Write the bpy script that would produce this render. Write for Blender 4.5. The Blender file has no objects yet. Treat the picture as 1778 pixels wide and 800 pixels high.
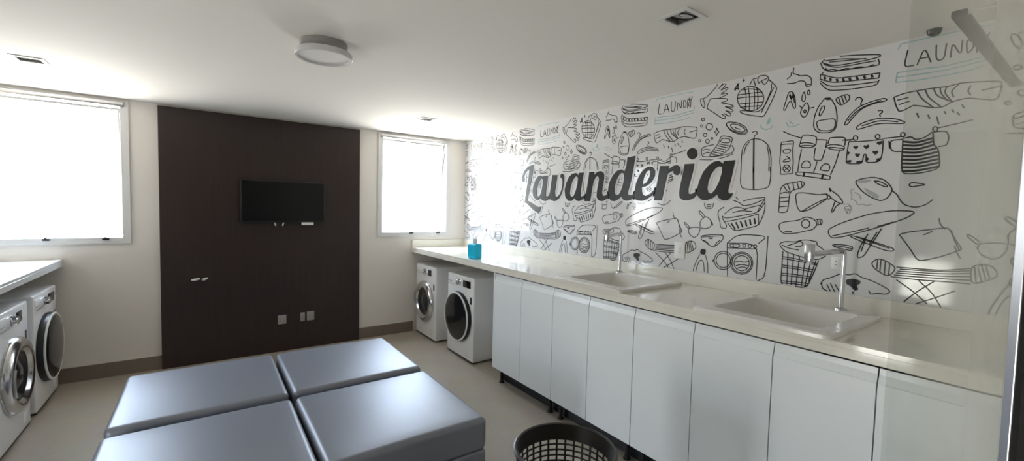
import bpy, bmesh, math
from mathutils import Vector, Matrix, geometry

scn = bpy.context.scene
COL = scn.collection
PI = math.pi
R = math.radians

# ------------------------------------------------------------------ room sizes (metres)
W, H, D = 2.768, 2.391, 5.003          # mural wall x, ceiling z, back wall y
XL, YF = -1.60, 0.07                   # left wall x, inner face of the entrance wall
YB = -2.3                              # far end of the hall behind the doorway
ZT, TT = 1.035, 0.058                  # worktop height and apron depth
XF, XLF = 2.048, -0.959                # worktop fronts, right and left
ZB = 1.123                             # top of the upstand behind the worktop

# ------------------------------------------------------------------ camera
FPX = 751.25
CAM = Vector((0, 0, 1.534))
yaw, pit, rol = 0.61636, 0.05054, 0.02324
fw = Vector((math.sin(yaw)*math.cos(pit), math.cos(yaw)*math.cos(pit), -math.sin(pit)))
r1 = Vector((math.cos(yaw), -math.sin(yaw), 0)); u1 = r1.cross(fw)
rt = r1*math.cos(rol) + u1*math.sin(rol); up = -r1*math.sin(rol) + u1*math.cos(rol)
cd = bpy.data.cameras.new('camera'); cam = bpy.data.objects.new('camera', cd); COL.objects.link(cam)
cd.sensor_fit = 'HORIZONTAL'; cd.sensor_width = 36; cd.lens = FPX/1778*36
cd.clip_start = 0.02
m = Matrix((rt, up, -fw)).transposed().to_4x4(); m.translation = CAM
cam.matrix_world = m
scn.camera = cam

def on_mural(x, y):
    """where the sight line of a photo point meets the mural wall -> (y, z)"""
    d = fw + rt*((x-889)/FPX) - up*((y-400)/FPX)
    t = W/d.x
    return (d.y*t, CAM.z + d.z*t)

# ------------------------------------------------------------------ materials
def mat(name, col, rough=.5, metal=0., spec=.5, bump=None, noise=None, coat=0., coat_r=.05, trans=0., ior=1.45):
    M = bpy.data.materials.new(name); M.use_nodes = True
    nt = M.node_tree; b = nt.nodes['Principled BSDF']
    b.inputs['Base Color'].default_value = (*col, 1)
    b.inputs['Roughness'].default_value = rough
    b.inputs['Metallic'].default_value = metal
    b.inputs['Specular IOR Level'].default_value = spec
    b.inputs['IOR'].default_value = ior
    b.inputs['Coat Weight'].default_value = coat
    b.inputs['Coat Roughness'].default_value = coat_r
    b.inputs['Transmission Weight'].default_value = trans
    if noise or bump:
        tc = nt.nodes.new('ShaderNodeTexCoord')
    if noise:                                        # (scale vec, noise scale, amount)
        sc, ns, am = noise
        mp = nt.nodes.new('ShaderNodeMapping'); mp.inputs['Scale'].default_value = sc
        nz = nt.nodes.new('ShaderNodeTexNoise'); nz.inputs['Scale'].default_value = ns
        nz.inputs['Detail'].default_value = 5
        nt.links.new(tc.outputs['Object'], mp.inputs['Vector']); nt.links.new(mp.outputs['Vector'], nz.inputs['Vector'])
        rm = nt.nodes.new('ShaderNodeMapRange'); rm.inputs['To Min'].default_value = 1-am; rm.inputs['To Max'].default_value = 1+am
        rm.inputs['From Min'].default_value = .3; rm.inputs['From Max'].default_value = .7
        nt.links.new(nz.outputs['Fac'], rm.inputs['Value'])
        hs = nt.nodes.new('ShaderNodeHueSaturation'); hs.inputs['Color'].default_value = (*col, 1)
        nt.links.new(rm.outputs['Result'], hs.inputs['Value']); nt.links.new(hs.outputs['Color'], b.inputs['Base Color'])
    if bump:                                         # (noise scale, strength)
        nb = nt.nodes.new('ShaderNodeTexNoise'); nb.inputs['Scale'].default_value = bump[0]; nb.inputs['Detail'].default_value = 3
        bp = nt.nodes.new('ShaderNodeBump'); bp.inputs['Strength'].default_value = bump[1]; bp.inputs['Distance'].default_value = .002
        nt.links.new(tc.outputs['Object'], nb.inputs['Vector']); nt.links.new(nb.outputs['Fac'], bp.inputs['Height'])
        nt.links.new(bp.outputs['Normal'], b.inputs['Normal'])
    return M

M = {}
M['wall'] = mat('wall_paint', (.74, .70, .65), .75, bump=(60, .08))
M['ceiling'] = mat('ceiling_paint', (.74, .72, .68), .85)
M['white'] = mat('white_enamel', (.82, .83, .84), .25)
M['alu'] = mat('white_aluminium', (.66, .66, .65), .35)
M['lam'] = mat('white_laminate', (.80, .84, .86), .30)
M['carc'] = mat('carcass_board', (.20, .205, .21), .6)  # board colour darkened so the gaps between doors read as shade
M['stone'] = mat('cream_stone', (.76, .735, .66), .07, noise=((1, 1, 1), 9, .03))
M['leftstone'] = mat('white_stone', (.60, .62, .63), .15, noise=((1, 1, 1), 9, .02))
M['basin'] = mat('basin_white', (.72, .705, .66), .18)
M['mural'] = mat('mural_laminate', (.66, .66, .665), .07)
M['ink'] = mat('mural_ink', (.035, .035, .04), .3, spec=.3)
M['grey'] = mat('mural_grey', (.40, .42, .43), .25)
M['teal'] = mat('mural_teal', (.35, .52, .56), .25)
M['halo'] = mat('mural_white', (.70, .70, .70), .12)
M['letter'] = mat('black_vinyl', (.010, .0095, .0095), .30, spec=.3)
M['wood'] = mat('wenge_wood', (.030, .0185, .0165), .34, noise=((14, 1, .6), 3, .12), bump=(40, .05))
M['base'] = mat('skirting_tile', (.20, .165, .135), .3, noise=((1, 1, 1), 6, .06))
M['grout'] = mat('skirting_grout', (.6, .57, .52), .7)
M['black'] = mat('black_plastic', (.012, .012, .013), .35)
M['screen'] = mat('screen_glass', (.006, .007, .007), .22, spec=.3)
M['dark'] = mat('dark_glass', (.012, .012, .014), .12)
M['bowl'] = mat('bowl_glass', (.03, .03, .033), .08)
M['chrome'] = mat('chrome', (.62, .62, .63), .16, metal=1.)
M['steel'] = mat('brushed_steel', (.50, .50, .51), .3, metal=1.)
M['vinyl'] = mat('grey_vinyl', (.215, .228, .262), .44, metal=.32, spec=.9, bump=(220, .10))
M['basket'] = mat('brown_plastic', (.020, .017, .014), .38)
M['plug'] = mat('white_plastic', (.75, .75, .74), .4)
M['plate'] = mat('grey_plate', (.33, .32, .31), .4)
M['cyan'] = mat('cyan_plastic', (.0, .50, .78), .35)
M['cap'] = mat('pale_cap', (.70, .76, .80), .35)
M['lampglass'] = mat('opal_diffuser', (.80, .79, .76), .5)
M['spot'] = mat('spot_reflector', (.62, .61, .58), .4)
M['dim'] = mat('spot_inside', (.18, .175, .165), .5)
M['frost'] = mat('hall_paint', (.62, .60, .56), .8)

# glass: thin, clear, with a surface reflection
def glass(name, tint):
    G = bpy.data.materials.new(name); G.use_nodes = True
    nt = G.node_tree; nt.nodes.clear()
    out = nt.nodes.new('ShaderNodeOutputMaterial'); mx = nt.nodes.new('ShaderNodeMixShader')
    tr = nt.nodes.new('ShaderNodeBsdfTransparent'); tr.inputs[0].default_value = (*tint, 1)
    gl = nt.nodes.new('ShaderNodeBsdfGlossy'); gl.inputs['Roughness'].default_value = .01
    fr = nt.nodes.new('ShaderNodeFresnel'); fr.inputs['IOR'].default_value = 1.45
    ge = nt.nodes.new('ShaderNodeNewGeometry'); mr = nt.nodes.new('ShaderNodeMapRange')
    mr.inputs['To Min'].default_value = 1.45; mr.inputs['To Max'].default_value = 1/1.45
    nt.links.new(ge.outputs['Backfacing'], mr.inputs['Value']); nt.links.new(mr.outputs[0], fr.inputs['IOR'])
    nt.links.new(fr.outputs[0], mx.inputs[0]); nt.links.new(tr.outputs[0], mx.inputs[1]); nt.links.new(gl.outputs[0], mx.inputs[2])
    nt.links.new(mx.outputs[0], out.inputs[0])
    return G
M['glass'] = glass('window_glass', (.97, .98, .98))
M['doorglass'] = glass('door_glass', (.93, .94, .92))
def paint_haze(G):                                             # washed-out reflection haze painted into the glass, stronger towards the hinge
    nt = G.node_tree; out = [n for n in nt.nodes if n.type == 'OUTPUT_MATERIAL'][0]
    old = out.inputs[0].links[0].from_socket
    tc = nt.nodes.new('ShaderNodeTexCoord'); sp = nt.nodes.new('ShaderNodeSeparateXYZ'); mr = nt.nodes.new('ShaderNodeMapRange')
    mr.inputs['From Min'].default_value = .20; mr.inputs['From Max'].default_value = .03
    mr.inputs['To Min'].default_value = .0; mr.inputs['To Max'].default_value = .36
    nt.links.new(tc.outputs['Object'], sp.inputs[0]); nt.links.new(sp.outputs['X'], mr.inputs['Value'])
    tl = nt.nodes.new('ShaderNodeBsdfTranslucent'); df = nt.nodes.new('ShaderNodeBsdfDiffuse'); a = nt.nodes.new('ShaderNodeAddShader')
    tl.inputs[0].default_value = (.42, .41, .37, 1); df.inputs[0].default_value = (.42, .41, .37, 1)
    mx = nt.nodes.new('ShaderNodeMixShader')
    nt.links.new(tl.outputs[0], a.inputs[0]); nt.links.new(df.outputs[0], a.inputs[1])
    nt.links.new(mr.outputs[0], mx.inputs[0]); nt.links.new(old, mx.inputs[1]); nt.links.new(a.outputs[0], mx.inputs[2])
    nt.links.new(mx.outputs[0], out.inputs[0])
paint_haze(M['doorglass'])

# floor tile: large polished tiles with thin joints
def floor_mat():
    F = bpy.data.materials.new('porcelain_floor'); F.use_nodes = True
    nt = F.node_tree; b = nt.nodes['Principled BSDF']
    tc = nt.nodes.new('ShaderNodeTexCoord'); br = nt.nodes.new('ShaderNodeTexBrick')
    br.offset = 0; br.inputs['Scale'].default_value = 1
    br.inputs['Brick Width'].default_value = .8; br.inputs['Row Height'].default_value = .8
    br.inputs['Mortar Size'].default_value = .0015
    br.inputs['Color1'].default_value = (.45, .398, .33, 1); br.inputs['Color2'].default_value = (.44, .39, .322, 1)
    br.inputs['Mortar'].default_value = (.40, .35, .28, 1)
    nz = nt.nodes.new('ShaderNodeTexNoise'); nz.inputs['Scale'].default_value = 5; nz.inputs['Detail'].default_value = 6
    mx = nt.nodes.new('ShaderNodeMix'); mx.data_type = 'RGBA'; mx.blend_type = 'MULTIPLY'; mx.inputs[0].default_value = .18
    nt.links.new(tc.outputs['Object'], br.inputs['Vector']); nt.links.new(tc.outputs['Object'], nz.inputs['Vector'])
    nt.links.new(br.outputs['Color'], mx.inputs[6]); nt.links.new(nz.outputs['Color'], mx.inputs[7])
    nt.links.new(mx.outputs[2], b.inputs['Base Color']); b.inputs['Roughness'].default_value = .22
    return F
M['floor'] = floor_mat()

# ------------------------------------------------------------------ helpers
def link(name, me, mt, parent=None, smooth=True, ang=35):
    me.materials.append(M[mt] if isinstance(mt, str) else mt)
    if smooth:
        me.shade_smooth(); me.set_sharp_from_angle(angle=R(ang))
    o = bpy.data.objects.new(name, me); COL.objects.link(o)
    if parent: o.parent = parent
    return o
def obj(name, bm, mt, parent=None, smooth=True, ang=35):
    bmesh.ops.recalc_face_normals(bm, faces=bm.faces)
    me = bpy.data.meshes.new(name); bm.to_mesh(me); bm.free()
    return link(name, me, mt, parent, smooth, ang)
def tag(o, label=None, cat=None, group=None, kind=None):
    if label: o['label'] = label
    if cat: o['category'] = cat
    if group: o['group'] = group
    if kind: o['kind'] = kind
    return o
def empty(name, loc=(0, 0, 0), rz=0, label=None, cat=None, group=None, kind=None):
    o = bpy.data.objects.new(name, None); COL.objects.link(o); o.empty_display_size = .1
    o.location = loc; o.rotation_euler = (0, 0, rz)
    return tag(o, label, cat, group, kind)
def dup(root, loc, rz, label, group=None):
    r = root.copy(); COL.objects.link(r); r.location = loc; r.rotation_euler = (0, 0, rz); r['label'] = label
    if group: r['group'] = group
    for ch in list(root.children):
        c = ch.copy(); COL.objects.link(c); c.parent = r
        for g in ch.children:
            d = g.copy(); COL.objects.link(d); d.parent = c
    return r
def box(bm, a, b, bev=0, seg=2):
    r = bmesh.ops.create_cube(bm, size=1)
    vs = r['verts']
    for v in vs:
        v.co = Vector([a[i] + (v.co[i]+.5)*(b[i]-a[i]) for i in range(3)])
    if bev:
        es = list({e for v in vs for e in v.link_edges})
        bmesh.ops.bevel(bm, geom=es, offset=bev, segments=seg, profile=.5, affect='EDGES')
def B(a, b, bev=0, seg=2):
    bm = bmesh.new(); box(bm, a, b, bev, seg); return bm
def holed(bm, ax, lo, hi, u, v, holes):
    """slab between lo and hi on axis ax, spanning u x v, with rectangular holes (u0,u1,v0,v1)"""
    us = sorted({u[0], u[1], *[h[i] for h in holes for i in (0, 1)]}); vs = sorted({v[0], v[1], *[h[i] for h in holes for i in (2, 3)]})
    o = [i for i in range(3) if i != ax]
    def inside(i, j):
        if not (0 <= i < len(us)-1 and 0 <= j < len(vs)-1): return False
        cu, cv = (us[i]+us[i+1])/2, (vs[j]+vs[j+1])/2
        return not any(h[0] < cu < h[1] and h[2] < cv < h[3] for h in holes)
    cache = {}
    def P(t, a, b):
        k = (t, a, b)
        if k not in cache:
            c = [0, 0, 0]; c[ax] = t; c[o[0]] = a; c[o[1]] = b
            cache[k] = bm.verts.new(c)
        return cache[k]
    for i in range(len(us)-1):
        for j in range(len(vs)-1):
            if not inside(i, j): continue
            a0, a1, b0, b1 = us[i], us[i+1], vs[j], vs[j+1]
            for t in (lo, hi): bm.faces.new([P(t, a0, b0), P(t, a1, b0), P(t, a1, b1), P(t, a0, b1)])
            for (di, dj, q) in ((-1, 0, ((a0, b0), (a0, b1))), (1, 0, ((a1, b0), (a1, b1))), (0, -1, ((a0, b0), (a1, b0))), (0, 1, ((a0, b1), (a1, b1)))):
                if not inside(i+di, j+dj):
                    bm.faces.new([P(lo, *q[0]), P(lo, *q[1]), P(hi, *q[1]), P(hi, *q[0])])
    return bm
def lathe(bm, prof, seg=48, mtx=Matrix()):
    rings = []
    for (r, z) in prof:
        if r < 1e-6: rings.append([bm.verts.new(mtx @ Vector((0, 0, z)))])
        else: rings.append([bm.verts.new(mtx @ Vector((r*math.cos(2*PI*k/seg), r*math.sin(2*PI*k/seg), z))) for k in range(seg)])
    for a, b in zip(rings, rings[1:]):
        for k in range(seg):
            k2 = (k+1) % seg
            if len(a) == 1 and len(b) == 1: continue
            if len(a) == 1: bm.faces.new([a[0], b[k], b[k2]])
            elif len(b) == 1: bm.faces.new([a[k], a[k2], b[0]])
            else: bm.faces.new([a[k], a[k2], b[k2], b[k]])
    return bm
def tube(bm, pts, r, seg=12, cap=True):
    pts = [Vector(p) for p in pts]; rings = []
    ref = None
    for i, p in enumerate(pts):
        t = (pts[min(i+1, len(pts)-1)] - pts[max(i-1, 0)]).normalized()
        if ref is None:
            ref = t.orthogonal().normalized()
        ref = (ref - t*ref.dot(t)).normalized(); s = t.cross(ref)
        rr = r[i] if isinstance(r, (list, tuple)) else r
        rings.append([bm.verts.new(p + (ref*math.cos(2*PI*k/seg) + s*math.sin(2*PI*k/seg))*rr) for k in range(seg)])
    for a, b in zip(rings, rings[1:]):
        for k in range(seg): bm.faces.new([a[k], a[(k+1) % seg], b[(k+1) % seg], b[k]])
    if cap:
        bm.faces.new(rings[0][::-1]); bm.faces.new(rings[-1])
    return bm
def prism(bm, prof, ax, lo, hi):
    """closed outline (2D) extruded along axis ax"""
    o = [i for i in range(3) if i != ax]
    def P(t, q):
        c = [0, 0, 0]; c[ax] = t; c[o[0]] = q[0]; c[o[1]] = q[1]; return bm.verts.new(c)
    a = [P(lo, q) for q in prof]; b = [P(hi, q) for q in prof]; n = len(prof)
    bm.faces.new(a[::-1]); bm.faces.new(b)
    for i in range(n): bm.faces.new([a[i], a[(i+1) % n], b[(i+1) % n], b[i]])
    return bm
def soft_box(sx, sy, sz, r, crown=0., seg=5, n=8):
    """upholstered block standing on z=0: rounded edges, slightly domed top"""
    bm = bmesh.new()
    def ax(h):
        l = [-h + r*(1-math.cos(k/seg*PI/2)) for k in range(seg)]
        mid = [-h+r + (2*h-2*r)*k/n for k in range(n+1)]
        return l + mid + [-x for x in l[::-1]]
    X, Y, Z = ax(sx/2), ax(sy/2), ax(sz/2)
    cache = {}
    def V(x, y, z):
        k = (round(x, 5), round(y, 5), round(z, 5))
        if k in cache: return cache[k]
        p = Vector((x, y, z)); q = Vector((max(-sx/2+r, min(sx/2-r, x)), max(-sy/2+r, min(sy/2-r, y)), max(-sz/2+r, min(sz/2-r, z))))
        d = p-q
        p = q + (d.normalized()*r if d.length > 1e-9 else d)
        if z > 0: p.z += crown*(1-(2*x/sx)**2)*(1-(2*y/sy)**2)
        p.z += sz/2
        cache[k] = bm.verts.new(p); return cache[k]
    def face(A, C, f):
        for i in range(len(A)-1):
            for j in range(len(C)-1):
                try: bm.faces.new([V(*f(A[i], C[j])), V(*f(A[i+1], C[j])), V(*f(A[i+1], C[j+1])), V(*f(A[i], C[j+1]))])
                except ValueError: pass
    for s in (-1, 1):
        face(X, Y, lambda a, c: (a, c, s*sz/2)); face(X, Z, lambda a, c: (a, s*sy/2, c)); face(Y, Z, lambda a, c: (s*sx/2, a, c))
    return bm

# ------------------------------------------------------------------ room shell
def struct(o): o['kind'] = 'structure'; return o
WIN_R = (1.627, 2.547, 1.169, 2.375); WIN_L = (-1.455, -.535, 1.155, 2.375)   # outer frame x0,x1,z0,z1
ADDED_DOOR = (.95, 1.78, .0, 2.1)
struct(obj('floor', B((XL, YB, -.1), (W, D, 0)), 'floor', smooth=False))
SPOTS = [(1.72, 1.172), (1.777, 4.0), (-.885, 3.985)]
hs = [(x-.062, x+.062, y-.062, y+.062) for x, y in SPOTS]
struct(obj('ceiling', holed(bmesh.new(), 2, H, H+.12, (XL-.1, W+.1), (YB-.1, D+.2), hs), 'ceiling', smooth=False))
struct(obj('wall_back', holed(bmesh.new(), 1, D, D+.16, (XL-.1, W+.1), (0, H), [WIN_R, WIN_L]), 'wall', smooth=False))
struct(obj('wall_right', B((W+.006, YB, 0), (W+.1, D, H)), 'wall', smooth=False))
struct(obj('wall_left', holed(bmesh.new(), 0, XL-.1, XL, (YB, D), (0, H), [ADDED_DOOR]), 'wall', smooth=False))
DX0, DX1 = -.62, 1.10
struct(obj('wall_front', holed(bmesh.new(), 1, -.10, YF, (XL, W), (0, H), [(DX0, DX1, 0, 2.2)]), 'wall', smooth=False))
struct(obj('wall_rear', B((XL, YB-.1, 0), (W, YB, H)), 'frost', smooth=False))
# skirting on the back wall, either side of the timber panel
for i, (x0, x1) in enumerate(((-1.02, -.34), (1.416, 2.07))):
    t = struct(obj('baseboard_back_%d' % (i+1), B((x0, D-.012, 0), (x1, D, .125)), 'base', smooth=False))
    struct(obj('trim_%d' % (i+1), B((x0, D-.013, .125), (x1, D, .131)), 'grout', smooth=False))
# dark door frame in the opening the photo is taken from
struct(obj('trim_3', B((DX1-.002, -.11, 0), (DX1+.05, YF+.012, 2.22)), 'black', smooth=False))

# ------------------------------------------------------------------ windows
def window(name, w):
    x0, x1, z0, z1 = w
    root = empty(name, ((x0+x1)/2, D, z0), kind='structure')
    hw = (x1-x0)/2; h = z1-z0
    bm = holed(bmesh.new(), 1, -.014, .10, (-hw, hw), (0, h), [(-hw+.052, hw-.052, .052, h-.05)])
    obj('window_frame', bm, 'alu', root, smooth=False)
    # head track with a polished strip
    bm = B((-hw+.03, -.03, h-.052), (hw-.03, .02, h-.012), .004); obj('head_track', bm, 'steel', root)
    # top-hung sash, pushed out at the foot
    s = obj('sash', holed(bmesh.new(), 1, -.016, .016, (-hw+.054, hw-.054), (-(h-.118), 0), [(-hw+.078, hw-.078, -(h-.150), -.02)]), 'alu', root, smooth=False)
    s.location = (0, .06, h-.055); s.rotation_euler = (R(7), 0, 0)
    g = obj('pane', B((-hw+.076, -.003, -(h-.148)), (hw-.076, .003, -.018)), 'glass', s, smooth=False)
    for sx in (-1, 1):                                # stay arms
        bm = tube(bmesh.new(), [(sx*(hw-.060), .03, h-.10), (sx*(hw-.060), .115, h-.50)], .005, 8)
        obj('stay_arm', bm, 'steel', root)
    for fx in (.05, .62):                             # latches
        bm = B((hw-.13-fx*.62-.022, -.03, .034), (hw-.13-fx*.62+.022, .01, .052), .004)
        bmesh.ops.create_cone(bm, cap_ends=True, segments=12, radius1=.009, radius2=.006, depth=.03,
                              matrix=Matrix.Translation((hw-.13-fx*.62, -.03, .05)) @ Matrix.Rotation(R(70), 4, 'X'))
        obj('latch', bm, 'black', root)
    return root
window('window_1', WIN_L); window('window_2', WIN_R)

# glazed door added on the unseen left wall, for the mural's light patch
y0, y1, z0, z1 = ADDED_DOOR
root = empty('added_door', (XL, (y0+y1)/2, 0), kind='structure')
bm = holed(bmesh.new(), 0, -.07, -.02, (y0-(y0+y1)/2, y1-(y0+y1)/2), (0, z1), [(-.22, .22, .06, 1.02)])
obj('door_frame', bm, 'alu', root, smooth=False)
obj('added_door_pane', B((-.05, -.262, .058), (-.044, .262, 1.022)), 'glass', root, smooth=False)

# narrow glass door leaf standing open on the right of the doorway
A0 = Vector((1.097, .090)); hd = R(35.5); LEN = .239
root = empty('door_2', (A0.x, A0.y, 0), PI/2-hd, kind='structure')     # local x runs along the leaf
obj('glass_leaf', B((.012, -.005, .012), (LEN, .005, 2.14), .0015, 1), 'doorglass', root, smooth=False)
obj('hinge_stile', B((-.006, -.008, .0), (.010, .008, 2.15), .002), 'steel', root, smooth=False)
bm = B((.008, -.014, 2.09), (.11, .014, 2.15), .004); obj('top_patch', bm, 'steel', root)
bm = B((.008, -.014, .006), (.11, .014, .07), .004); obj('bottom_patch', bm, 'steel', root)

# ------------------------------------------------------------------ mural panel and its drawings
root = empty('wall_mural', (W, 2.5, ZB), 0, 'white glossy mural covered with black laundry doodles above the long worktop', 'mural')
inv = Vector((W, 2.5, ZB))
obj('mural_panel', B((0, YF-2.5, -.10), (.006, D-2.5, H-ZB)), 'mural', root, smooth=False)

ZOOM = {'A': (1240, 70, 3.479), 'B': (1220, 290, 3.477), 'C': (1420, 60, 3.0786), 'D': (1420, 290, 3.2),
        'E': (1000, 100, 4.21), 'F': (1060, 360, 6.155), 'G': (1340, 220, 8.0), 'L': (895, 255, 6.665), 'M': (1085, 255, 6.665)}
def tr(k, x, y):
    a, b, s = ZOOM[k]; return on_mural(a+x/s, b+y/s)
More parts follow.
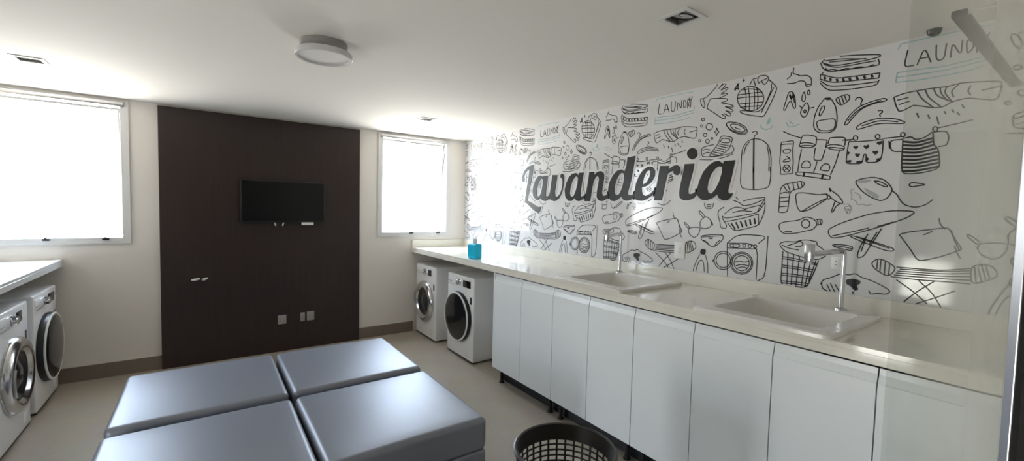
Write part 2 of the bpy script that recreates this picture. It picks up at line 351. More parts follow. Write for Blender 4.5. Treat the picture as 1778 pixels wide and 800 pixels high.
# one repeat of the printed pattern, traced: "sheet style: stroke | stroke ..." ; styles n(ormal) t(hick) f(illed) h(eavy); colour g(rey) q(teal)
ART = '''
E n: 612,335 600,415 632,410|640,410 663,328 682,402|650,380 676,376|698,322 697,385 708,397 722,385 728,318|740,387 745,315 770,380 775,308|788,378 786,308 804,318 808,345 788,378|817,372 816,302 832,308 830,328 818,338 838,364|828,292 840,320 852,284|840,320 838,356
E nq: 580,440 650,430 720,425 790,405 862,385|578,462 660,452 740,440 860,402|575,485 650,480 730,465 800,450 835,432|590,305 700,280 780,262 858,250|580,440 575,485|862,385 866,352|590,305 582,330
E n: 910,300 915,340 935,370 945,350 930,300 910,300|930,300 960,285 1010,235 1040,190 1060,183 1074,190 1055,212 1044,228|1052,214 1085,190 1101,196 1070,230 1060,240|1064,238 1100,218 1116,223 1085,250 1060,262|1060,270 1098,258 1109,268 1075,285 1050,293|985,300 965,340 958,374|985,300 1060,297 1105,300 1109,314 1075,325 1060,330|1060,330 1120,340 1150,350 1152,362 1112,362 1090,358|1090,358 1140,378 1151,390 1136,399 1095,388|1095,388 1130,408 1136,420 1120,429 1080,408|1065,412 1095,432 1093,446 1073,447 1020,410 960,372
E n: 1160,245 1168,218 1190,185 1184,215 1160,245
E f: 1215,168 1224,162 1228,145 1231,162 1240,166 1230,171 1227,185 1223,172
E n: 570,555 575,590 585,625 600,620 630,598|570,555 600,540 640,530 690,522 730,520 770,505 830,505 888,508 885,550 875,592 830,585 790,575 745,590 720,612 690,615 660,605 630,598|640,530 655,570 690,612|690,522 700,560 745,590|730,520 722,545 745,590|770,505 742,540 750,570|800,520 790,545 800,565|580,570 615,560|585,592 620,577|830,545 885,530|665,527 675,565 712,610|710,522 712,550 735,588
E n: 640,635 646,657|674,645 680,666|700,655 707,692|722,632 728,646|744,625 752,641|774,605 781,622|760,640 768,654
E n: c930,452,11 c975,505,24 c920,500,8 c945,565,13 c962,612,14 c905,608,8 c995,590,6
E n: 1030,510 1035,535 1048,545 1035,550 1028,575 1024,552 1012,542 1025,535 1030,510
E n: 1100,478 1120,470 1180,475 1240,505 1255,540 1240,560 1200,562 1140,540 1105,505 1100,478|1125,490 1150,483 1200,495 1235,520 1240,540 1200,545 1150,525 1125,490|1160,510 1200,525|1100,485 1102,500 1135,530 1200,555 1250,548
E n: 1010,635 960,645 920,660 918,700 926,725 1000,725 1100,710 1150,690 1156,665 1140,640|905,745 1000,748 1100,725 1150,702|1060,575 1080,572 1135,580 1145,592 1135,630 1120,670 1060,715 970,725 1000,680 1040,630 1060,575|1070,588 1130,594 1122,625 1052,618 1070,588|1045,630 1125,645|1035,644 1115,660|1025,658 1098,675|1010,672 1082,690|1000,688 1066,702|990,702 1048,716|925,680 950,668 985,675|930,705 960,690 990,700
A n: 215,270 235,232 262,228|262,235 275,212 320,212 332,235 305,272 285,245 268,262 262,235|285,245 320,230|332,238 378,280 375,310 305,455 290,462 200,450 155,435 160,422 285,438 360,285|345,262 347,300 285,438|240,240 250,275
A n: e220,352,80,74|185,287 195,340 188,418|205,281 216,350 212,424|240,279 246,350 240,424|258,283 266,350 260,414|146,330 200,322 292,312|141,350 200,342 299,337|145,385 200,380 294,372|156,405 200,400 282,395|170,300 220,292 270,300
A n: 145,255 138,278 118,300 136,288 152,300 142,278 145,255
A f: 165,242 174,236 178,222 183,235 194,238 184,246 180,260 174,247
A f: 432,165 440,158 470,152 535,142 540,150 520,162 480,166 440,180
A n: 482,165 475,200 500,207|468,192 465,215 440,235|500,205 520,215 560,210 585,225 590,250 585,275 555,280 552,255 540,245 515,245 490,258 440,262|560,268 585,264
A n: 545,305 530,340 530,365 545,372 552,350 545,305|570,298 562,315 568,330 580,325 578,308 570,298|560,370 530,410 520,440 535,465 555,460 570,430 575,405 560,370|540,435 552,440 556,422 545,418 540,435|515,395 530,408|580,410 605,403
A n: 450,312 435,360 418,420 428,425 450,375 465,365 480,410 492,412 490,350 475,310 450,312|458,322 462,350 470,362|474,318 480,345 486,380
A t: 455,330 470,352 478,330
C n: 15,150 50,125 150,112 330,105 338,116 300,128 200,150 90,168 15,150|15,150 25,180 60,200 150,188 325,165 330,148 322,130|30,160 100,178 200,160 310,140|40,178 50,192 80,185 110,194 150,180 180,184 220,172 260,176 300,160|15,212 100,235 200,222 332,205|12,238 80,258 200,245 326,232|15,212 12,238|332,205 326,232|12,258 40,288 70,300 180,292 315,272 328,242|15,248 60,278 180,270 320,252|30,200 22,212|40,140 120,130 240,130|60,148 140,140 260,128
C h: 36,224 40,240|66,232 70,248|100,236 106,252|134,234 140,250|168,230 176,246|206,224 214,241|246,220 254,236|286,214 294,230
A n: 665,355 630,400 605,460 600,530 630,558 700,558 735,535 745,470 735,400 710,358|650,400 668,395 668,415 640,460 632,450 650,400|615,490 670,478 735,472 728,535 690,548 630,545 615,490
A f: 662,356 668,346 705,344 712,358 690,362
A n: 735,350 800,325 820,335 815,365 765,395 740,370 735,350|752,348 765,385|770,340 785,380|788,334 800,368
A nq: 275,510 285,530 310,540 345,530 355,510|435,495 450,525 480,520 515,505|455,490 480,505
A fq: 340,460 318,488 316,508 332,508 342,490
A n: 245,575 260,565 258,550 240,548 232,558|244,575 240,600|162,800 165,700 172,650 200,610 240,592 290,600 330,635 345,700 342,800|180,690 190,640 215,612|320,640 333,700 330,790
A h: 240,596 238,800
B n: 232,0 228,100 240,130 320,138 400,125 412,60 408,0
B h: 307,0 308,135
G n: 130,210 190,212 240,200 305,195 300,250 290,330 295,430 300,500 290,570 295,650 240,650 180,660 115,658 125,590 110,480 125,330 130,210|150,320 270,310 250,365 170,370 150,320|205,410 245,430 260,482 150,490 180,455 240,440|c208,580,50|170,548 248,612|248,548 168,612|135,250 180,240 290,238
G n: 160,65 300,125 410,155|440,115 520,115 600,130 625,150 615,250|440,115 415,150 395,230|395,230 460,220 540,225 605,245 600,270 540,290 430,285 375,270 395,230|390,265 470,258 600,265|415,310 385,450 360,630|605,290 590,400 585,465 690,470 710,420 745,310|630,480 610,560 580,635|940,335 890,500 815,670|625,180 700,180 780,188|805,155 880,145 1000,145 1025,165 1015,260|805,155 780,240|760,270 800,250 880,245 960,260 1010,275 1005,320 960,328 830,315 770,290 760,270|790,285 880,288 1000,305|410,570 415,520 450,480 500,472 535,500 540,540 525,572 410,570|670,600 690,550 740,510 790,520 808,560 790,620 670,600|335,630 440,630 580,645 720,665 820,690 800,740 690,715 440,685 335,670 335,630|770,190 745,300|1030,190 1110,185
G h: 455,630 440,695|715,665 692,728
C n: 165,572 230,572 350,560|165,575 150,680 160,690 230,690 240,675 245,640 260,640 255,685 330,680 345,640 350,565|c202,553,12 c320,545,12|350,555 400,550 445,545|130,565 190,560|640,500 770,470 830,455
C f: 203,615 188,600 192,594 202,598 212,592 218,600|260,615 242,598 248,590 258,594 268,586 278,596|330,592 312,580 320,572 345,568 346,580|212,658 196,642 204,634 214,638 222,634 228,642|308,645 290,628 298,620 308,624 318,618 326,628|160,625 172,628 166,642 158,640|154,672 182,670 178,684 156,684|205,676 238,672 234,688 206,688|255,660 270,655 272,672 258,674|312,662 340,658 332,678 314,680
C n: 455,560 445,740 500,745 580,735 655,712 645,610 620,590 615,520|455,555 500,545 520,562 570,552 612,520|455,560 390,565 386,600 400,625 450,625|620,520 690,515 702,550 690,592 645,598|c455,535,12 c628,505,13|380,568 384,610
C s: 457,572 530,578 615,553|456,590 530,595 618,570|454,609 530,614 622,588|452,629 530,633 634,607|451,649 530,652 645,626|450,668 530,671 647,645|449,688 530,690 649,664|448,708 530,709 651,683|447,729 530,728 653,703
C n: 232,385 230,365 240,350 228,335 208,338 200,352|140,480 170,430 220,385 280,360 350,340 370,345 365,355 300,368 235,395 190,440 155,485 140,480|160,462 200,415 250,382 340,352|335,440 330,425 348,415 342,405 320,408|205,495 240,470 330,445 420,450 468,468 460,476 330,473 240,500 210,508 205,495|235,488 330,458 430,466
B n: 130,240 95,262 92,290 105,330 108,365 140,372 146,350 125,320 118,300|118,295 140,310 240,292 335,275 375,215|125,325 150,328 240,310 340,282|375,180 378,260 340,350 290,365 190,388 150,335|335,280 340,350|130,285 165,255 200,240 235,245 265,260|185,200 225,215 245,235 300,225 370,195|245,205 300,190 372,182|250,255 300,240 350,230|180,275 230,262 300,268|200,180 215,195|330,270 372,195
B h: 172,338 198,376|200,332 218,370|228,326 243,364|258,320 266,358|285,314 291,351|312,308 317,344
B n: 148,458 150,660|148,458 335,462 322,690|148,458 215,405 395,415 335,462|395,415 378,665 322,690|150,487 332,495|165,464 225,465 222,485 165,482 165,464|185,464 185,483|c252,474,10 c285,476,10 c317,479,10|c236,580,67 c236,580,59 c236,580,46|195,575 220,565 250,575 278,570|200,595 235,586 275,595|205,612 240,600 270,610|c125,563,55 c125,563,43|70,556 58,565 70,576
B n: 460,265 465,180 470,130 490,105 560,90 600,85 618,100 600,125 540,140 525,160 518,230 512,268 485,275 455,270 460,265|465,185 520,180|465,210 518,205|462,240 515,235|468,160 500,150 522,158|488,108 505,140 525,152|545,94 552,136|570,90 580,130|594,87 602,122|512,101 528,143
B n: 560,170 575,155 620,155 700,168 745,160 760,185 700,225 640,260 590,270 570,240 560,170|600,266 680,220 745,190|745,160 775,180 765,195 745,188|765,125 775,140 820,170 850,215 835,222 800,205 770,182|765,125 772,150|800,205 775,275 790,268 805,235 830,222
B ng: 850,225 880,220 900,250 880,290 850,240 895,235|860,250 890,262|870,275 885,250
B n: 460,345 490,330 580,322 620,300 660,308 685,325 690,350 665,378 620,385 560,400 490,402 465,380 460,345|c622,342,25|685,318 720,312 722,345 690,350|695,316 698,348|708,314 711,347|495,388 540,388
B n: 10,215 17,250 58,250 68,215|25,240 52,238|25,228 54,226
F n: 970,300 1080,292 1195,288 1208,320 1195,350 1130,410 1090,420 1050,400 1010,365 970,345 970,300|975,316 1080,308 1202,302|1172,350 1130,380 1115,410|985,345 1030,368 1055,395
F t: 1048,322 1072,332 1095,322
F n: 945,40 960,35 1012,95 992,110 950,60 945,40|960,210 955,160 980,120 1020,95 1060,120 1085,170 1070,205 1030,225 985,225 960,210|960,215 890,210 845,220 830,245 845,290 895,325 940,290 955,245 960,215|795,155 785,165 830,225 850,215 795,155|1065,130 1095,180 1088,195
F n: 490,165 540,145 630,128 690,115 712,118 740,200 768,255 750,270 680,310 620,335 575,345 540,260 500,180 490,165|668,50 672,90 695,125|735,235 745,280 760,320|600,165 640,140|720,130 735,200 755,262
F n: 365,370 390,340 420,342 480,395 455,450 430,455 380,410 365,370|395,345 390,412|410,344 405,428|430,355 425,448|450,372 445,452|480,392 580,400 690,405 805,385|455,460 570,475 690,480 805,490|495,406 690,415 805,400|485,420 690,430 805,418|478,434 690,445 805,440|470,448 690,462 805,465|480,480 560,560 630,655|580,480 640,560 680,660|650,480 570,560 515,630|740,540 660,590 570,640|805,370 860,355 900,370 918,425 890,455 805,495 805,370|835,370 850,472|865,360 885,455|820,372 828,484|850,362 868,464
F f: 965,440 1022,448 1015,508 955,498
F n: 955,500 920,570 890,640 880,700|910,700 920,640 950,570 975,558 995,590 1005,710|1015,508 1040,600 1040,720
D n: 58,345 130,310 280,262 400,242 520,243 540,252 500,280 400,315 280,350 150,385 80,395 60,375 58,345|80,382 180,362 285,338|330,330 420,305|175,385 200,380 390,440 425,455 415,468 370,462 260,420 175,385|215,388 400,452|355,340 330,380 290,440 255,495 225,505 218,490 240,430 280,370|330,360 285,430|265,400 240,470
D n: 82,430 130,430 195,440 190,465 140,455 85,440 82,430|90,436 140,442 192,454
D n: 15,650 30,625 70,615 130,590 170,600 210,590 240,612 300,630 370,665 405,690 380,708 330,700 295,708 282,685|20,640 25,675 60,690|50,650 70,690|70,645 95,695|95,650 120,690
D f: 155,625 190,618 240,630 235,650 215,655 228,680 205,688 180,660 158,650|187,697 195,690 205,697 195,705
D n: 205,80 240,65 310,55 370,70 405,105 415,130 390,170 350,190 290,165 240,130 205,80|310,75 350,80 390,105 380,112 330,92 310,75|410,130 440,150 455,180 480,210 540,225 600,210 640,180
D fg: 250,112 290,128 345,158 332,178 280,150
D fg: 215,80 250,70 300,68 290,82 240,92
D ng: 205,120 180,130 190,155 185,180 210,185 220,210 250,205 270,215 300,205|200,140 230,150 240,180
D n: 505,100 520,85 550,88 605,98 550,105 520,110 505,100
B n: 465,460 470,480 500,510 560,530 640,555 700,558 740,540 748,515 720,490 690,470 690,450 660,445 640,440 600,440 560,452 500,448 465,460|510,475 560,460 590,445 610,465 590,480 560,478|480,470 520,490 580,500|485,505 478,600 470,710 550,718 628,728 670,640 700,565|515,520 508,715|550,530 533,718|585,542 562,722|620,552 595,725|655,560 615,725|685,562 640,690
B n: 484,540 560,552 695,585|483,552 560,564 692,592|480,590 560,602 682,622|479,602 560,614 678,634|476,640 560,648 662,664|475,652 560,660 656,676|473,686 550,692 642,704|472,698 550,704 636,716
'''
WD = {'n': .0056, 't': .010, 'h': .0105, 's': .0098}
def smooth_line(p, closed):
    for _ in range(2):
        q = [] if closed else [p[0]]
        n = len(p)
        for i in range(n if closed else n-1):
            a, b = p[i], p[(i+1) % n]
            q += [(a[0]*.8+b[0]*.2, a[1]*.8+b[1]*.2), (a[0]*.2+b[0]*.8, a[1]*.2+b[1]*.8)]
        if not closed: q.append(p[-1])
        p = q
    return p
strokes = []                                             # (points in wall y,z ; closed ; width or None for filled ; colour)
for ln in ART.strip().split('\n'):
    head, body = ln.split(':')
    k, sty = head.split()
    colr = 'teal' if 'q' in sty else 'grey' if 'g' in sty else 'ink'
    for st in body.split('|'):
        pts = []
        for tok in st.split():
            if tok[0] in 'ce':
                v = [float(a) for a in tok[1:].split(',')]
                rx, ry = (v[2], v[2]) if tok[0] == 'c' else (v[2], v[3])
                strokes.append(([tr(k, v[0]+rx*math.cos(2*PI*i/20), v[1]+ry*math.sin(2*PI*i/20)) for i in range(20)], True, WD[sty[0]], colr))
            else:
                a, b = tok.split(','); pts.append(tr(k, float(a), float(b)))
        if not pts: continue
        if sty[0] == 'f': strokes.append((smooth_line(pts, True), True, None, colr)); continue
        closed = len(pts) > 3 and pts[0] == pts[-1]
        if closed: pts = pts[:-1]
        strokes.append((smooth_line(pts, closed), closed, WD[sty[0]], colr))
PITCH = 1.398
bms = {c: bmesh.new() for c in ('ink', 'grey', 'teal')}
OFF = {'ink': -.0006, 'grey': -.0005, 'teal': -.0004}
def ok(p): return YF+.01 < p[0] < D-.006 and ZB+.002 < p[1] < H-.004
for k in (-1, 0, 1, 2, 3):
    for pts, closed, wd, c in strokes:
        q = [(p[0]+k*PITCH, p[1]) for p in pts]
        if not any(ok(p) for p in q): continue
        bm = bms[c]; x = OFF[c]
        V = lambda p: bm.verts.new((x, p[0]-2.5, p[1]-ZB))
        if wd is None:
            if not all(ok(p) for p in q): continue
            vs = [V(p) for p in q]
            for t in geometry.tessellate_polygon([[Vector((p[0], p[1], 0)) for p in q]]): bm.faces.new([vs[i] for i in t])
            continue
        n = len(q); rails = []
        for i in range(n):
            a = q[i-1] if (i or closed) else q[i]; b = q[(i+1) % n] if (i < n-1 or closed) else q[i]
            d = Vector((b[0]-a[0], b[1]-a[1]))
            if d.length < 1e-7: d = Vector((1, 0))
            d.normalize(); nx, ny = -d.y*wd/2, d.x*wd/2
            rails.append(((q[i][0]+nx, q[i][1]+ny), (q[i][0]-nx, q[i][1]-ny)))
        vv = [None]*n
        for i in range(n if closed else n-1):
            j = (i+1) % n
            if ok(q[i]) and ok(q[j]):
                for e in (i, j):
                    if vv[e] is None: vv[e] = (V(rails[e][0]), V(rails[e][1]))
                bm.faces.new([vv[i][0], vv[j][0], vv[j][1], vv[i][1]])
art = bmesh.new()
for i, c in enumerate(('ink', 'grey', 'teal')):
    t = bpy.data.meshes.new('t'); bms[c].to_mesh(t); bms[c].free()
    n0 = len(art.faces); art.from_mesh(t); bpy.data.meshes.remove(t)
    art.faces.ensure_lookup_table()
    for f in art.faces[n0:]: f.material_index = i
o = obj('line_drawing', art, 'ink', root, smooth=False)
o.data.materials.append(M['grey']); o.data.materials.append(M['teal'])

# ------------------------------------------------------------------ the word on the wall
GLYPH = [
 ('L', ['85,400 78,345 105,275 150,225 212,205 205,290 185,400 165,500 150,580 140,618 180,640 240,680 268,695 300,690 290,740 270,768 225,740 170,690 130,650 110,645 118,590 130,500 150,380 160,300 165,262 140,275 115,310 105,350 110,385 100,412']),
 ('L', ['322,350 300,330 265,340 235,380 212,440 200,510 208,570 240,612 270,615 300,590 310,615 345,628 380,610 404,575 395,560 365,575 355,565 357,520 368,430 380,332 325,332', '300,365 320,375 318,430 305,510 285,565 262,575 248,545 252,490 268,420']),
 ('L', ['430,325 490,325 475,420 460,520 465,570 490,575 520,540 540,480 548,420 545,370 525,355 520,335 535,308 560,315 568,350 565,420 545,520 510,595 460,628 420,620 395,590 400,540 415,440']),
 ('L', ['735,330 705,300 660,310 620,350 590,420 572,500 580,580 615,625 655,625 690,590 705,620 740,628 780,605 815,565 805,555 770,575 755,565 755,520 770,430 795,295 738,300', '715,340 728,360 720,430 700,510 675,570 645,575 632,540 640,470 665,390 695,345']),
 ('L', ['858,290 918,288 912,325 955,285 1000,280 1030,310 1030,370 1015,450 1005,530 1015,565 1045,560 1078,530 1092,560 1060,600 1010,628 965,620 942,580 945,520 960,440 970,370 960,340 935,345 910,390 890,480 868,628 803,628 825,510 845,390']),
 ('L', ['1301,122 1393,102 1365,270 1340,400 1302,530 1310,555 1350,555 1372,540 1387,575 1340,612 1290,625 1250,610 1228,575 1195,605 1150,628 1105,622 1078,570 1075,490 1095,400 1130,330 1180,275 1230,260 1265,285 1285,230', '1250,305 1262,330 1255,400 1235,480 1205,545 1170,560 1148,530 1150,470 1170,390 1205,320 1235,298']),
 ('M', ['115,520 110,590 140,618 200,625 260,605 320,560 358,505 345,492 300,540 245,568 210,550 200,510 200,465 250,455 310,410 350,340 355,270 320,228 270,228 215,265 165,340 130,430', '285,265 300,285 290,345 255,410 215,435 210,410 225,350 255,285']),
 ('M', ['410,220 517,218 508,262 560,220 610,208 645,235 648,290 620,328 585,325 562,300 568,278 540,285 500,310 480,390 455,500 430,620 338,617 360,500 385,370']),
 ('M', ['695,198 807,193 790,290 760,400 738,490 740,540 775,545 830,510 845,545 800,595 740,618 680,618 635,585 632,520 650,420 675,310', '721,78 730,45 755,20 785,12 815,20 838,45 845,78 838,110 812,135 785,146 755,138 730,112']),
 ('M', ['1140,195 1095,162 1040,168 975,210 910,290 865,390 838,490 845,565 890,612 950,618 1020,590 1070,550 1090,595 1140,620 1195,615 1240,570 1252,533 1215,540 1195,525 1205,470 1235,370 1282,153 1148,165', '1100,222 1130,235 1125,300 1095,400 1050,490 1005,540 970,530 958,480 970,400 1005,310 1055,245'])]
c0 = Vector((W, 2.6, 1.70))
root = empty('wall_lettering', c0, 0, 'big black script word Lavanderia fixed across the doodled mural', 'sign')
def corner_smooth(p):
    """rounds the traced outline but keeps its sharp corners"""
    n = len(p); out = []
    for i in range(n):
        a, b, c = (Vector(p[i-1]), Vector(p[i]), Vector(p[(i+1) % n]))
        ang = (b-a).angle(c-b) if (b-a).length > 1e-9 and (c-b).length > 1e-9 else 0
        if ang > R(62): out.append(tuple(b)); continue
        for t in (.30, .12): out.append(tuple(b.lerp(a, t)*(1-.0) ))
        for t in (.12, .30): out.append(tuple(b.lerp(c, t)))
    return out
def letter_mesh(name, loops, off, depth):
    cu = bpy.data.curves.new(name, 'CURVE'); cu.dimensions = '2D'; cu.fill_mode = 'BOTH'
    cu.extrude = depth; cu.offset = off
    for lp in loops:
        s = cu.splines.new('POLY'); s.points.add(len(lp)-1); s.use_cyclic_u = True
        for p, q in zip(s.points, lp): p.co = (q[0], q[1], 0, 1)
    o = bpy.data.objects.new(name, cu); COL.objects.link(o)
    dg = bpy.context.evaluated_depsgraph_get()
    me = bpy.data.meshes.new_from_object(o.evaluated_get(dg))
    bpy.data.objects.remove(o); bpy.data.curves.remove(cu)
    me.materials.clear()
    return me
# curve plane (X,Y,Z) -> wall: X = -y (reads from the left), Y = z, Z = -x (towards the room)
TO_WALL = Matrix(((0, 0, -1, 0), (-1, 0, 0, 0), (0, 1, 0, 0), (0, 0, 0, 1)))
for k, loops in GLYPH:
    lp = []
    for s in loops:
        raw = [tr(k, *map(float, t.split(','))) for t in s.split()]
        lp.append(corner_smooth([(-(a-c0.y), b-c0.z) for a, b in raw]))
    me = letter_mesh('letter', lp, 0, .0012); me.transform(Matrix.Translation((-.0040, 0, 0)) @ TO_WALL)
    link('letter', me, 'letter', root, smooth=False)
    me = letter_mesh('white_outline', lp, .016, .0004); me.transform(Matrix.Translation((-.0018, 0, 0)) @ TO_WALL)
    tag(link('white_outline', me, 'halo', root, smooth=False), 'white border around a letter')

# ------------------------------------------------------------------ dark timber panel, television and sockets
tag(obj('wall_panel', B((-.339, D-.03, 0), (1.415, D, 2.372), .002, 1), 'wood', smooth=False),
    'tall dark brown wood panel fixed to the back wall between the windows', 'wall panel')
PY = D-.03
tv = empty('television', (.654, PY, 1.548), 0, 'slim black flat television mounted on the dark wood panel', 'television')
obj('housing', B((-.382, -.055, -.21), (.382, -.022, .21), .006), 'black', tv)
obj('screen', B((-.371, -.0565, -.196), (.371, -.0545, .199), .0005, 1), 'screen', tv)
obj('wall_bracket', B((-.14, -.024, -.1), (.14, 0, .1), .003), 'black', tv)
tag(obj('sticker', B((.155, -.0585, -.236), (.270, -.050, -.207), .002), 'plug', tv), 'white label strip at the lower edge')
for x, a in ((-.085, 18), (-.012, -22)):
    c = math.sin(R(a))*.03
    obj('cable_plug', tube(bmesh.new(), [(x-c/2, -.03, -.206), (x, -.032, -.222), (x+c/2, -.034, -.243)], [.005, .008, .006], 10), 'plug', tv)
GC = 'white cable ends poking from the wood panel'
for (x, a, l, lab) in ((-.080, 12, .062, 'longer white cable end poking out low on the left of the dark wood panel'),
                       (-.012, 24, .040, 'shorter white cable end poking out just right of the longer one')):
    o = obj('cable_end', tube(bmesh.new(), [(-l/2, 0, -l/2*math.tan(R(a))), (-l/4, -.02, -l/4*math.tan(R(a))), (0, -.028, 0), (l/2, -.03, l/2*math.tan(R(a)))], [.008, .011, .011, .007], 12), 'plug')
    o.location = (x, PY, .807); tag(o, lab, 'cable', GC)
def outlet(x0, x1, z0, z1, lab, n, axis='y', pm='plate', loc=None, group='wall sockets low on the wood panel'):
    w, h = x1-x0, z1-z0
    r = empty('wall_socket', (0, 0, 0), 0, lab, 'socket', group)
    obj('cover_plate', B((-w/2, -.009, -h/2), (w/2, 0, h/2), .003), pm, r)
    for i in range(n):
        cx = (i-(n-1)/2)*.036
        bm = B((cx-.012, -.0115, -.022), (cx+.012, -.008, .022), .002)
        s = obj('socket_insert', bm, pm, r)
        for dz in (-.009, .009):
            obj('pin_hole', lathe(bmesh.new(), [(0, 0), (.0028, 0), (.0028, .0012), (0, .0012)], 10, Matrix.Translation((cx, -.0113, dz)) @ Matrix.Rotation(PI/2, 4, 'X')), 'black', s)
    r.location = loc or ((x0+x1)/2, PY, (z0+z1)/2)
    if axis == 'x': r.rotation_euler = (0, 0, -PI/2)
    return r
outlet(.592, .672, .288, .380, 'square grey wall socket on the dark panel, the left one standing apart', 2)
outlet(.805, .848, .292, .384, 'narrow upright grey switch plate on the dark panel, between the two square sockets', 1)
outlet(.868, .940, .292, .388, 'square grey wall socket on the dark panel, the right one of the close pair', 2)
outlet(0, .085, 0, .120, 'white wall plate over the striped ironing rack drawing, near the first basin', 1, 'x', 'plug', (W-.0005, 1.822, 1.265), 'wall plates on the mural')
outlet(0, .045, 0, .068, 'small pale wall plate on the mural just behind the nearest tap', 1, 'x', 'plug', (W-.0005, .880, 1.284), 'wall plates on the mural')

# ------------------------------------------------------------------ worktop on the right, with openings for two basins
SINKS = [(2.355, 2.03), (2.355, .955)]                   # centres
SX, SY = .30, .285                                       # half size of the opening in the stone
rt_ = empty('worktop', (XF, YF, ZT), 0, 'long cream stone worktop with two basins running under the mural', 'worktop')
L = (W-XF, D-YF)
hol = [(cx-XF-SX, cx-XF+SX, cy-YF-SY, cy-YF+SY) for cx, cy in SINKS]
obj('slab', holed(bmesh.new(), 2, -.02, 0, (0, L[0]), (0, L[1]), hol), 'stone', rt_, smooth=False)
obj('apron', B((0, 0, -TT), (.02, L[1], -.0201), .0015, 1), 'stone', rt_, smooth=False)
obj('upstand', B((L[0]-.020, 0, 0), (L[0]-.001, L[1]-.0205, ZB-ZT), .002, 1), 'stone', rt_, smooth=False)
obj('end_upstand', B((0.0, L[1]-.020, 0), (L[0]-.001, L[1]-.001, ZB-ZT), .002, 1), 'stone', rt_, smooth=False)

# ------------------------------------------------------------------ basins
def basin(cx, cy, lab):
    r = empty('utility_sink', (cx, cy, ZT), 0, lab, 'sink', 'white basins set in the worktop')
    bm = bmesh.new()
    hx, hy = .325, .305; h = .022
    def ring(x0, x1, y0, y1, z, rad, n=4):
        pts = []
        for (qx, qy, a0) in ((x1-rad, y1-rad, 0), (x0+rad, y1-rad, 90), (x0+rad, y0+rad, 180), (x1-rad, y0+rad, 270)):
            for k in range(n+1):
                a = R(a0+90*k/n); pts.append(bm.verts.new((qx+rad*math.cos(a), qy+rad*math.sin(a), z)))
        return pts
    ox0, ox1, oy0, oy1 = -.225, .225, -.235, .24
    rs = [ring(-hx, hx, -hy, hy, .001, .03), ring(-hx, hx, -hy, hy, h-.006, .03), ring(-hx+.006, hx-.006, -hy+.006, hy-.006, h, .028),
          ring(ox0-.008, ox1+.008, oy0-.008, oy1+.008, h, .035), ring(ox0, ox1, oy0, oy1, h-.008, .03),
          ring(ox0+.02, ox1-.07, oy0+.02, oy1-.02, -.14, .03), ring(ox0+.05, ox1-.12, oy0+.05, oy1-.05, -.17, .03)]
    under = [ring(ox0+.05-.01, ox1-.12+.01, oy0+.04, oy1-.04, -.18, .03), ring(ox0+.01, ox1-.05, oy0+.01, oy1-.01, -.145, .03), ring(ox0-.01, ox1+.01, oy0-.01, oy1+.01, -.02, .03),
             ring(-hx+.03, hx-.03, -hy+.03, hy-.03, .001, .03)]
    seq = rs
    for a, b in zip(seq, seq[1:]):
        n = len(a)
        for k in range(n): bm.faces.new([a[k], a[(k+1) % n], b[(k+1) % n], b[k]])
    bm.faces.new(rs[-1]); 
    for a, b in zip(under, under[1:]):
        n = len(a)
        for k in range(n): bm.faces.new([a[k], a[(k+1) % n], b[(k+1) % n], b[k]])
    bm.faces.new(under[0])
    a, b = under[-1], rs[0]
    for k in range(len(a)): bm.faces.new([a[k], a[(k+1) % len(a)], b[(k+1) % len(a)], b[k]])
    obj('bowl', bm, 'basin', r, ang=40)
    obj('drain', lathe(bmesh.new(), [(0, .004), (.012, .004), (.03, .002), (.034, 0)], 24, Matrix.Translation((-.03, 0, -.1695))), 'chrome', r)
    return r
basin(*SINKS[0], 'white basin set in the worktop, the far one nearer the washing machines')
basin(*SINKS[1], 'white basin set in the worktop, the near one towards the right end')

# ------------------------------------------------------------------ taps
def tap(x, y, head, lab, z0=ZT+.022):
    r = empty('basin_tap', (x, y, z0), head, lab, 'tap', 'tall chrome taps')
    h = .312; arm = .43                                  # local -x is the spout direction
    obj('base_flange', lathe(bmesh.new(), [(0, 0), (.027, 0), (.027, .006), (.018, .012), (.013, .014), (0, .014)], 32), 'chrome', r)
    pts = [(0, 0, .01), (0, 0, h-.03)] + [(-.02*(1-math.cos(a)), 0, h-.03+.02*math.sin(a)) for a in [R(15*k) for k in range(1, 6)]] + [(-.022, 0, h-.010), (-.04, 0, h-.010)]
    obj('riser', tube(bmesh.new(), pts, .0105, 16), 'chrome', r)
    obj('spout_arm', B((-arm+.02, -.012, h-.022), (-.036, .012, h+.002), .004), 'chrome', r)
    obj('spout_head', B((-arm-.012, -.016, h-.045), (-arm+.022, .016, h+.038), .004), 'chrome', r)
    obj('aerator', lathe(bmesh.new(), [(0, -.012), (.009, -.012), (.010, 0), (0, 0)], 20, Matrix.Translation((-arm+.004, 0, h-.044))), 'steel', r)
    return r
TAPS = [((2.645, 2.262), R(28)), ((2.650, .812), R(0))]
tap(*TAPS[0][0], TAPS[0][1], 'tall chrome tap behind the far basin, swivelled over its bowl')
tap(*TAPS[1][0], TAPS[1][1], 'tall chrome tap behind the near basin, its long arm square to the wall')

